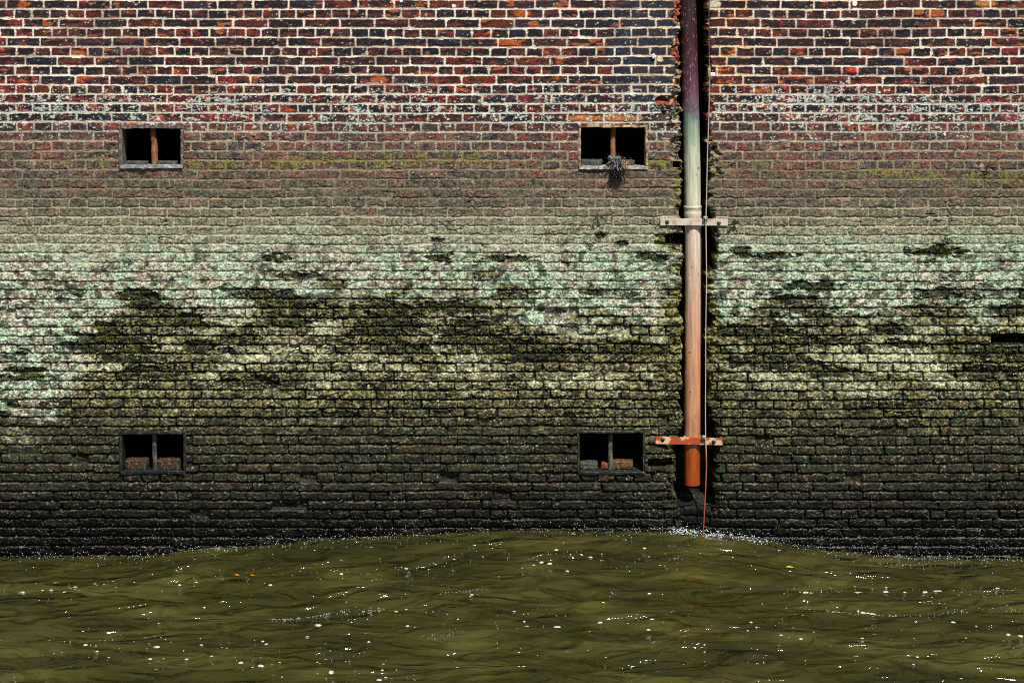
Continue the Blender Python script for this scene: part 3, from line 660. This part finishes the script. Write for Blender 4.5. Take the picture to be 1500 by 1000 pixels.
nt.links.new(ramp(nt, mr.outputs[0], [(0.0, (150, 66, 46)), (0.16, (176, 96, 68)), (0.2, (206, 172, 154)), (0.6, (200, 180, 170)), (0.78, (190, 176, 176)), (0.9, (120, 70, 76)), (1.0, (90, 50, 56))]), b.inputs['Base Color'])
b.inputs['Roughness'].default_value = 0.5
cab = link_bm('cable', tube(pts, rr, 10), m)
tag(cab, 'thin pale cable hanging beside the pipe and turning orange down to the water', 'cable')
# clip on the cable near the top
clip = empty('cable_clip', (wx(1038), -0.02, wz(106)))
tag(clip, 'small beige clip with a white tag holding the cable near the top', 'clip')
bm = tube([(wx(1038), -0.03, wz(99)), (wx(1038), -0.03, wz(101)), (wx(1038), -0.03, wz(112)), (wx(1038), -0.03, wz(114))], [1.6 * S, 2.4 * S, 2.4 * S, 1.8 * S], 14)
part('clip_body', bm, mottled('beige_plastic', [(0.3, (128, 108, 76)), (0.7, (178, 160, 120))], 40, 0.5), clip)
bm = rough_box(wx(1042.5), -0.0325, wz(109), 8 * S, 0.004, 5.5 * S, 4, 0.0008, 60, 0.1, 2)
part('tag', bm, mottled('white_tag', [(0.3, (190, 206, 208)), (0.7, (238, 240, 236))], 60, 0.5), clip)
# sticker on the brickwork
bm = rough_box(0, 0, 0, 6.0 * S, 0.0022, 6.5 * S, 4, 0.001, 60, 0.1, 2)
st = link_bm('sticker', bm, mottled('faded_sticker', [(0.40, (80, 130, 160)), (0.5, (220, 226, 226)), (0.7, (240, 238, 232))], 60, 0.5))
st.location = (wx(957), -0.010, wz(82.5)); st.rotation_euler = (0, math.radians(-32), 0)
tag(st, 'small white and blue sticker scrap tilted on dark brick left of the pipe', 'sticker')

# ------------------------------------------------------------------ hanging weed on the bar of the upper right opening
def ribbon(bm, pts, w0, w1, side=Vector((1, 0, 0))):
    n = len(pts); prev = None
    for i, p in enumerate(pts):
        q = i / (n - 1); w = (w0 + (w1 - w0) * q) / 2
        a = bm.verts.new(p - side * w); c = bm.verts.new(p + side * w)
        if prev: bm.faces.new((prev[0], prev[1], c, a))
        prev = (a, c)
weed = empty('weed_clump', (wx(904), -0.02, wz(240)))
tag(weed, 'black and straw coloured clump of weed hanging from the bar over the pale sill', 'weed')
def strands(n, cx, cy, sp, ln, wd, seed, ang=(-0.9, 0.9)):
    r = random.Random(seed); bm = bmesh.new()
    for _ in range(n):
        x = cx + r.gauss(0, sp[0]); y = cy + r.gauss(0, sp[1]); a = r.uniform(*ang); l = r.uniform(*ln) ; pts = []
        dpt = -0.02 - abs(r.gauss(0, 0.018))
        cr = r.uniform(-0.5, 0.5)
        for k in range(6):
            q = k / 5
            pts.append(Vector((wx(x + math.sin(a + cr * q * 2) * l * q), dpt - 0.012 * math.sin(q * 3), wz(y + math.cos(a) * l * q))))
        s = Vector((math.cos(a), r.uniform(-.8, .8), math.sin(a))).normalized()
        ribbon(bm, pts, wd * S * r.uniform(.6, 1.3), 0.3 * S, s)
    return bm
M_W1 = mottled('black_weed', [(0.3, (12, 11, 12)), (0.7, (36, 32, 32))], 60, 0.35)
M_W2 = mottled('grey_weed', [(0.3, (50, 54, 54)), (0.7, (120, 120, 112))], 60, 0.5)
M_W3 = mottled('straw_weed', [(0.3, (96, 66, 40)), (0.7, (186, 158, 104))], 60, 0.7)
part('dark_fronds', strands(150, 904, 244, (4.5, 6), (6, 16), 1.7, 1, (-0.6, 0.5)), M_W1, weed)
part('dark_fronds', strands(14, 904, 258, (2, 3), (5, 13), 1.1, 5, (-0.3, 0.2)), M_W1, weed)
part('grey_fronds', strands(60, 902, 233, (6, 4), (4, 11), 1.1, 2, (-1.8, 1.4)), M_W2, weed)
part('straw_fronds', strands(60, 912, 240, (5, 5), (4, 9), 1.0, 3, (-0.2, 1.6)), M_W3, weed)
bm = rough_box(wx(899), 0.004, wz(233), 14 * S, 0.05, 7 * S, 5, 0.008, 40, 0.62, 8)
part('root_lump', bm, M_W2, weed)

# ------------------------------------------------------------------ small plants and moss on the brickwork
M_LEAF = mottled('dark_green_leaf', [(0.3, (22, 34, 14)), (0.5, (44, 58, 20)), (0.7, (92, 100, 30))], 25, 0.7)
M_MOSS = mottled('moss', [(0.3, (24, 26, 14)), (0.48, (40, 46, 20)), (0.62, (84, 92, 34)), (0.75, (120, 116, 50))], 14, 0.9)
M_ALGA = mottled('pale_green_algae', [(0.35, (60, 100, 70)), (0.6, (120, 160, 120))], 20, 0.9)
def leaves(bm, cx, cy, rx, ry, n, size, r, proud=(0.0, 0.025)):
    for _ in range(n):
        x = cx + r.gauss(0, rx * .55); y = cy + r.gauss(0, ry * .55)
        if 988 < x < 1038 and y < 740: continue
        if any(x0 - 1 < x < x1 + 1 and y0 - 1 < y < y1 + 1 for (x0, x1, y0, y1) in openings.values()): continue
        p = Vector((wx(x), -r.uniform(*proud), wz(y))); s = size * S * r.uniform(.5, 1.4)
        a = Vector((r.uniform(-1, 1), r.uniform(-.9, .3), r.uniform(-1, .6))).normalized(); c = a.cross(Vector((r.uniform(-.4, .4), -1, r.uniform(-.2, 1)))).normalized()
        v = [bm.verts.new(p), bm.verts.new(p + a * s * .5 + c * s * .3), bm.verts.new(p + a * s), bm.verts.new(p + a * s * .5 - c * s * .3)]
        bm.faces.new(v)
r = random.Random(77); bm = bmesh.new()
for (cx, cy, rx, ry) in dark_blobs:
    leaves(bm, cx, cy, rx * 1.0, ry * 1.0, int(6 + rx * ry * 0.16), 2.1, r, (0.0, 0.012))
for _ in range(260):
    x = r.uniform(0, 1500); y = r.uniform(350, 640)
    leaves(bm, x, y, 8, 4, 7, 2.0, r, (0.0, 0.012))
for yy in range(200, 730, 6):
    leaves(bm, float(np.interp(yy, [200, 340, 480, 700], [1043, 1052, 1050, 1060])) + 3, yy, 8, 6, 2, 2.2, r, (0, 0.012))
    if yy > 330: leaves(bm, 982, yy, 8, 6, 2, 2.2, r, (0, 0.012))
tag(link_bm('moss', bm, M_MOSS, None, False), 'dark moss and algae tufts growing over the damp brickwork', 'moss', kind='stuff')
def plant(cx, cy, n, size, label, seed, spread=7):
    r = random.Random(seed); e = empty('small_plant', (wx(cx), -0.01, wz(cy)))
    tag(e, label, 'plant', 'small plants rooted in the wall')
    bs = bmesh.new(); bl = bmesh.new()
    for _ in range(n):
        a = r.uniform(-1.9, 1.9); l = r.uniform(.5, 1.1) * spread; pts = []
        for k in range(5):
            q = k / 4; pts.append(Vector((wx(cx + math.sin(a) * l * q), -0.008 - 0.03 * math.sin(q * 2.2), wz(cy - math.cos(a) * l * q * .7 + q * q * 4))))
        ribbon(bs, pts, 0.6 * S, 0.35 * S)
        for p in pts[1:]:
            for _k in range(2):
                s = size * S * r.uniform(.6, 1.2); d1 = Vector((r.uniform(-1, 1), r.uniform(-1, .2), r.uniform(-.8, .8))).normalized(); d2 = d1.cross(Vector((0, -1, .3))).normalized()
                bl.faces.new([bl.verts.new(p), bl.verts.new(p + d1 * s * .5 + d2 * s * .3), bl.verts.new(p + d1 * s), bl.verts.new(p + d1 * s * .5 - d2 * s * .3)])
    part('stem', bs, M_LEAF, e, smooth=False); part('foliage', bl, M_LEAF, e, smooth=False)
plant(1077, 325, 12, 3.0, 'small dark plant rooted at the right end of the cream bracket', 1, 8)
plant(877, 316, 9, 2.6, 'small weed under the upper opening nearest the pipe', 2, 8)
plant(640, 356, 7, 2.4, 'dark plant tuft above the hollow in the mint green brickwork', 3, 8)
plant(1384, 350, 10, 2.6, 'straggling dark plant high on the green brickwork far right', 4, 12)
plant(210, 436, 9, 2.6, 'olive plant tuft on the algae edge above the far low opening', 5, 9)
plant(985, 168, 8, 2.6, 'small dark plant on the broken mortar at the left edge of the pipe chase', 6, 6)

# ------------------------------------------------------------------ water
def water_h(x, y):
    """height of the water at x, y in metres (y <= 0 is away from the wall)"""
    x = np.asarray(x, dtype=np.float64); y = np.asarray(y, dtype=np.float64)
    Xp = x / S + 750; dd = -y
    wl = np.interp(Xp, [-300, 0, 60, 200, 300, 420, 550, 700, 800, 900, 1000, 1060, 1130, 1220, 1300, 1500, 1800], [812, 816, 815, 812, 801, 793, 786, 779, 774, 775, 778, 783, 792, 804, 811, 818, 806])
    h = (795 - wl) * S * np.exp(-(np.maximum(dd, 0) / 0.85) ** 2)
    xs_ = x + 0.16 * (fbm(x, y, 0.9, 0.7, 2, 301) - 0.5); ys_ = y + 0.22 * (fbm(x, y, 1.0, 0.6, 3, 303) - 0.5)
    R_ = np.random.RandomState(77); hw = 0
    NW = 60
    for i in range(NW):
        lam = 0.05 * (1.5 / 0.05) ** ((i + R_.rand()) / NW)
        an = R_.randn() * 0.30 + 0.06
        k = 2 * np.pi / lam; ph = k * (xs_ * math.sin(an) + ys_ * math.cos(an)) + R_.rand() * 6.28
        am = lam * (0.006 if lam < 0.12 else 0.0105 if lam < 0.28 else (0.0075 if lam < 0.5 else 0.0030))
        if lam < 0.5: am = am * (0.35 + 1.3 * vn(x / (lam * 3.5) + i * 7.1, y / (lam * 2.5), 340 + i % 9))
        hw = hw + am * (2 * ((1 + np.sin(ph)) / 2) ** 1.6 - 0.85)
    h = h + hw * 0.8
    fade = np.exp(-(np.maximum(dd - 6, 0) / 12)) * (1 - 0.45 * np.exp(-(dd / 0.06) ** 2))
    base = (795 - wl) * S * np.exp(-(np.maximum(dd, 0) / 0.85) ** 2)
    return base + (h - base) * fade
wxs = np.concatenate([-np.geomspace(400, 4.2, 60), np.arange(-4.19, 4.19, 0.0085), np.geomspace(4.2, 400, 60)])
wys = np.concatenate([np.array([0.55, 0.3]), np.arange(0.20, -3.2, -0.0095), -np.geomspace(3.2, 12, 160)[1:], -np.geomspace(12, 600, 50)[1:]])
GX, GY = np.meshgrid(wxs, wys)
GZ = water_h(GX, GY)
me = grid_mesh('water', np.stack([GX, GY, GZ], -1).reshape(-1, 3), len(wxs), len(wys))
me.flip_normals()
m, nt, b = mat_nodes('murky_river_water')
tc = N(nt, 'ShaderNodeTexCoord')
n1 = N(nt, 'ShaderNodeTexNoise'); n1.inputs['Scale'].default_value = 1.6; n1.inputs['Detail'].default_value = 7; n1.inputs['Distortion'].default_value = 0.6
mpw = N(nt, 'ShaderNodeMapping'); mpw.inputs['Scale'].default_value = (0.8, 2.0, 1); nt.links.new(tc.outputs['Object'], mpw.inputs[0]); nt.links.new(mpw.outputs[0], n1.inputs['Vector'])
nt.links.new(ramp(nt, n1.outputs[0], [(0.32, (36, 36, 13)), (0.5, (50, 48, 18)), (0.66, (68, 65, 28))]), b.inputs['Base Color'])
b.inputs['Roughness'].default_value = 0.05; b.inputs['IOR'].default_value = 1.333
n2 = N(nt, 'ShaderNodeTexNoise'); n2.inputs['Scale'].default_value = 22; n2.inputs['Detail'].default_value = 4; nt.links.new(tc.outputs['Object'], n2.inputs['Vector'])
bp = N(nt, 'ShaderNodeBump'); bp.inputs['Strength'].default_value = 0.25; bp.inputs['Distance'].default_value = 0.006
nt.links.new(n2.outputs[0], bp.inputs['Height']); nt.links.new(bp.outputs[0], b.inputs['Normal'])
mp5 = N(nt, 'ShaderNodeMapping'); mp5.inputs['Scale'].default_value = (1.0, 2.2, 1); mp5.inputs['Rotation'].default_value = (0, 0, 0.12)
nt.links.new(tc.outputs['Object'], mp5.inputs[0])
n6 = N(nt, 'ShaderNodeTexNoise'); n6.inputs['Scale'].default_value = 2.3; n6.inputs['Detail'].default_value = 2.5; n6.inputs['Roughness'].default_value = 0.42; n6.inputs['Distortion'].default_value = 1.3
nt.links.new(mp5.outputs[0], n6.inputs['Vector'])
bp6 = N(nt, 'ShaderNodeBump'); bp6.inputs['Strength'].default_value = 1.0; bp6.inputs['Distance'].default_value = 0.15
nt.links.new(n6.outputs[0], bp6.inputs['Height']); nt.links.new(bp6.outputs[0], bp.inputs['Normal'])
b.inputs['IOR'].default_value = 1.4
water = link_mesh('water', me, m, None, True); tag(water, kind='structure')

# ------------------------------------------------------------------ foam, spray and glint beads, leaves on the water
def px_to_water(Xp, Yp):
    dz = (Yp - 795) * S
    d_ = D * dz / (CH + dz)
    return wx(Xp) * (1 - d_ / D), -d_
fl_x, fl_y, fl_r, fl_asp = [], [], [], []
fr = random.Random(404)
def flake_px(Xp, Yp, wpx, asp=None):
    x_, y_ = px_to_water(Xp, Yp); fl_x.append(x_); fl_y.append(y_); fl_r.append(wpx * S / 2 * (0.66 if wpx < 5 else 0.62)); fl_asp.append(asp or fr.uniform(.4, .8))
bigf = [(33, 853, 9), (75, 855, 9), (110, 850, 8), (288, 849, 9), (62, 851, 6), (263, 857, 7), (396, 857, 9), (230, 949, 12), (466, 915, 14), (220, 965, 8), (273, 968, 8), (353, 976, 9),
 (382, 980, 14), (485, 985, 12), (555, 995, 10), (560, 980, 6), (565, 988, 7), (125, 942, 8), (142, 952, 9), (295, 946, 8), (500, 843, 9), (595, 838, 9), (665, 831, 5), (793, 837, 9), (805, 838, 10),
 (831, 846, 9), (865, 833, 11), (944, 821, 9), (815, 823, 8), (782, 839, 6), (816, 921, 18), (772, 916, 7), (879, 920, 10), (868, 915, 6), (768, 912, 6), (753, 901, 6), (595, 895, 6), (580, 896, 8),
 (597, 914, 8), (691, 874, 7), (950, 925, 8), (955, 911, 9), (1297, 862, 14), (1298, 852, 6), (1258, 862, 16), (1375, 858, 14), (1355, 866, 10), (1461, 850, 11), (1325, 864, 8), (1370, 864, 9),
 (1180, 872, 12), (1188, 872, 6), (1264, 894, 10), (1271, 895, 11), (1278, 898, 12), (1257, 893, 6), (1396, 911, 10), (1477, 932, 9), (1495, 934, 11), (1263, 936, 7), (1100, 914, 7), (1108, 923, 6), (1095, 928, 5), (1032, 948, 5), (1173, 934, 7), (1344, 963, 6),
 (1338, 974, 6), (1408, 994, 6), (1032, 957, 4), (540, 943, 7), (540, 940, 4), (450, 935, 7), (385, 940, 7), (390, 949, 7), (310, 968, 6), (1144, 931, 6), (1415, 934, 5), (1430, 916, 5), (670, 976, 4)]
for p in bigf: flake_px(*p)
for _ in range(400):
    z_ = fr.random()
    if z_ < .42: Xp = fr.uniform(0, 1000); Yp = 851 - 0.019 * Xp + fr.gauss(0, 6)
    elif z_ < .55: Xp = fr.uniform(1140, 1500); Yp = 862 + fr.gauss(0, 7)
    elif z_ < .72: Xp = fr.uniform(60, 620); Yp = 930 + 0.1 * (Xp - 60) + fr.gauss(0, 12)
    elif z_ < .86: Xp = fr.uniform(560, 1500); Yp = 905 + 0.02 * (Xp - 560) + fr.gauss(0, 18)
    else: Xp = fr.uniform(0, 1500); Yp = fr.uniform(805, 998)
    if Yp > 797: flake_px(Xp, Yp, abs(fr.gauss(0, 1.3)) + 1.3)
for _ in range(330):                                   # broken crests
    if fr.random() < .5: q = fr.random(); Xp = 395 + q * 170 + fr.gauss(0, 3); Yp = 909 - 20 * q + 3 * math.sin(q * 9) + fr.gauss(0, 1.6)
    else: q = fr.random() ** 1.4; Xp = 1210 + q * 290; Yp = 893 + 5 * math.sin(q * 5) + fr.gauss(0, 1.5)
    flake_px(Xp, Yp, abs(fr.gauss(0, .9)) + .9)
for _ in range(90): q = fr.random(); flake_px(615 + q * 64 + fr.gauss(0, 2), 929 - 4 * q + fr.gauss(0, 2.2), 1.1)
for _ in range(60): q = fr.random(); flake_px(645 + q * 70, 874 - 6 * q + fr.gauss(0, 1), 1.2)
FX, FY, FR = map(np.array, (fl_x, fl_y, fl_r)); FZ = water_h(FX, FY)
eps = 0.02; gx_ = np.clip((water_h(FX + eps, FY) - water_h(FX - eps, FY)) / (2 * eps), -.25, .25); gy_ = np.clip((water_h(FX, FY + eps) - water_h(FX, FY - eps)) / (2 * eps), -.25, .25)
bm = bmesh.new()
for x_, y_, r_, z_, sx_, sy_, asp in zip(FX, FY, FR, FZ, gx_, gy_, fl_asp):
    n = 12 if r_ > 0.008 else 7; rings = []; ph = fr.uniform(0, 6.28)
    wob = [1 + 0.28 * math.sin(2 * 6.283 * k / n + ph) * fr.random() + fr.uniform(-.12, .12) for k in range(n)]
    for f_, hh in ((1.0, 0.001), (0.85, 0.0045), (0.5, 0.0062)):
        ring = []
        for k in range(n):
            a = 2 * math.pi * k / n; dx_ = math.cos(a) * r_ * wob[k] * f_; dy_ = math.sin(a) * r_ * wob[k] * f_ * asp * 1.15
            ring.append(bm.verts.new((x_ + dx_, y_ + dy_, z_ + dx_ * sx_ + dy_ * sy_ + hh * min(1.0, r_ / 0.012) + 0.0012)))
        rings.append(ring)
    for a_, b_ in zip(rings, rings[1:]):
        for k in range(n): bm.faces.new((a_[k], a_[(k + 1) % n], b_[(k + 1) % n], b_[k]))
    bm.faces.new(rings[-1])
M_FOAM = mottled('foam_bubbles', [(0.3, (132, 134, 116)), (0.6, (204, 206, 196))], 160, 0.5, 0.5, 300)
tag(link_bm('foam', bm, M_FOAM), 'white flecks and bubbles of foam drifting on the brown water', 'foam', kind='stuff')

# spray and lapping froth where water meets brick, then beads as sun glints
bm = bmesh.new()
def bead(x_, y_, z_, r_, el=1.0):
    vs = [bm.verts.new((x_ + a * r_, y_ + b_ * r_, z_ + c_ * r_ * el)) for a, b_, c_ in ((1, 0, 0), (-1, 0, 0), (0, 1, 0), (0, -1, 0), (0, 0, 1), (0, 0, -1))]
    for f in ((0, 3, 4), (3, 1, 4), (1, 2, 4), (2, 0, 4), (3, 0, 5), (1, 3, 5), (2, 1, 5), (0, 2, 5)): bm.faces.new([vs[k] for k in f])
for _ in range(2200):
    Xp = fr.uniform(-60, 1560)
    dens = float(np.interp(Xp, [0, 200, 420, 520, 700, 980, 1010, 1060, 1150, 1300, 1500], [.55, .5, .6, .8, .35, .5, 1, 1, .8, .7, .8]))
    if fr.random() > dens: continue
    x_ = wx(Xp); up = abs(fr.gauss(0, 0.028)); z_ = float(water_h(x_, -0.01)) + up - 0.012
    y_ = -0.020 - fr.random() * 0.05 * (1 - min(1, up / 0.05))
    if fr.random() < .16: y_ = -abs(fr.gauss(0, .13)) - .02; z_ = float(water_h(x_, y_)) + 0.003
    bead(x_, y_, z_, fr.uniform(0.0012, 0.0032), fr.uniform(.6, 1.8))
for _ in range(260):
    Xp = fr.gauss(1000, 14) if fr.random() < .5 else 1030 + abs(fr.gauss(0, 60)); x_ = wx(Xp); z_ = float(water_h(x_, -0.02)) + abs(fr.gauss(0, .02))
    bead(x_, -0.02 - fr.random() * .07, z_, fr.uniform(.002, .0055), .8)
for _ in range(3800):  # white beads along the course ledges stand in for glints on wet brick
    Yp = 812 - abs(fr.gauss(0, 38)); Xp = fr.uniform(-20, 1520)
    if fr.random() > float(np.interp(Xp, [0, 420, 700, 980, 1200, 1500], [.6, .9, .8, .6, .9, 1])) or 985 < Xp < 1055: continue
    jj = joints[np.argmin(np.abs(joints - Yp))] + 1.6 + fr.gauss(0, 0.9 if fr.random() < .7 else 3.5)
    if any(x0 < Xp < x1 and y0 < jj < y1 for (x0, x1, y0, y1) in openings.values()): continue
    if wz(jj) < float(water_h(wx(Xp), -0.01)): continue
    if mn.noise(Vector((Xp / 40, jj / 9, 3.1))) < -0.05 + 0.4 * (Xp < 900) - 0.3 * (Yp > 780): continue
    bx_ = wx(Xp); yy_ = -0.006 - fr.random() * 0.006
    for q in range(fr.choice((1, 1, 2, 3, 5))): bead(bx_ + q * 0.0042 * fr.uniform(.7, 1.3), yy_, wz(jj) + fr.gauss(0, 0.0006), fr.uniform(0.0007, 0.0021), fr.uniform(.5, .9))
M_SPR_GLINT = mottled('droplets_and_glints', [(0.3, (170, 184, 186)), (0.6, (225, 232, 234))], 120, 0.15, 0.1, 300)
tag(link_bm('spray', bm, M_SPR_GLINT, None, False), 'white droplets and froth lapping where the water meets the brick, with white beads as sun glints on wet ledges', 'spray', kind='stuff')

def leaf(Xp, Yp, wpx, c, label, rot):
    x_, y_ = px_to_water(Xp, Yp); z_ = float(water_h(x_, y_)); bm = bmesh.new(); n = 9; L_ = wpx * S
    rows = []
    for k in range(n):
        q = k / (n - 1); w = math.sin(math.pi * min(1, q * 1.05)) ** .8 * L_ * .32 + 0.0006
        rows.append([bm.verts.new((-L_ / 2 + q * L_, s_ * w, 0.006 + 0.004 * abs(s_) + 0.002 * math.sin(q * 5))) for s_ in (-1, 0, 1)])
    for a_, b_ in zip(rows, rows[1:]):
        for k in range(2): bm.faces.new((a_[k], b_[k], b_[k + 1], a_[k + 1]))
    o = link_bm('floating_leaf', bm, mottled('leaf_skin', [(0.3, tuple(int(v * .8) for v in c)), (0.7, c)], 60, 0.5))
    o.location = (x_, y_, z_ + 0.002); o.rotation_euler = (0, 0, rot)
    tag(o, label, 'leaf', 'leaves floating on the water')
leaf(1157, 837, 11, (206, 204, 40), 'bright yellow green leaf floating right of the pipe', 0.2)
leaf(82, 843, 8, (190, 120, 40), 'brown orange leaf floating at the far left below the wall', 0.9)
leaf(347, 843, 8, (196, 128, 44), 'orange leaf floating left of its golden neighbour', -0.2)
leaf(370, 844.5, 6, (226, 160, 50), 'small golden leaf floating right of the orange one', 0.4)
leaf(840, 803, 7, (196, 178, 60), 'pale yellow leaf floating close to the wall mid picture', 0.1)
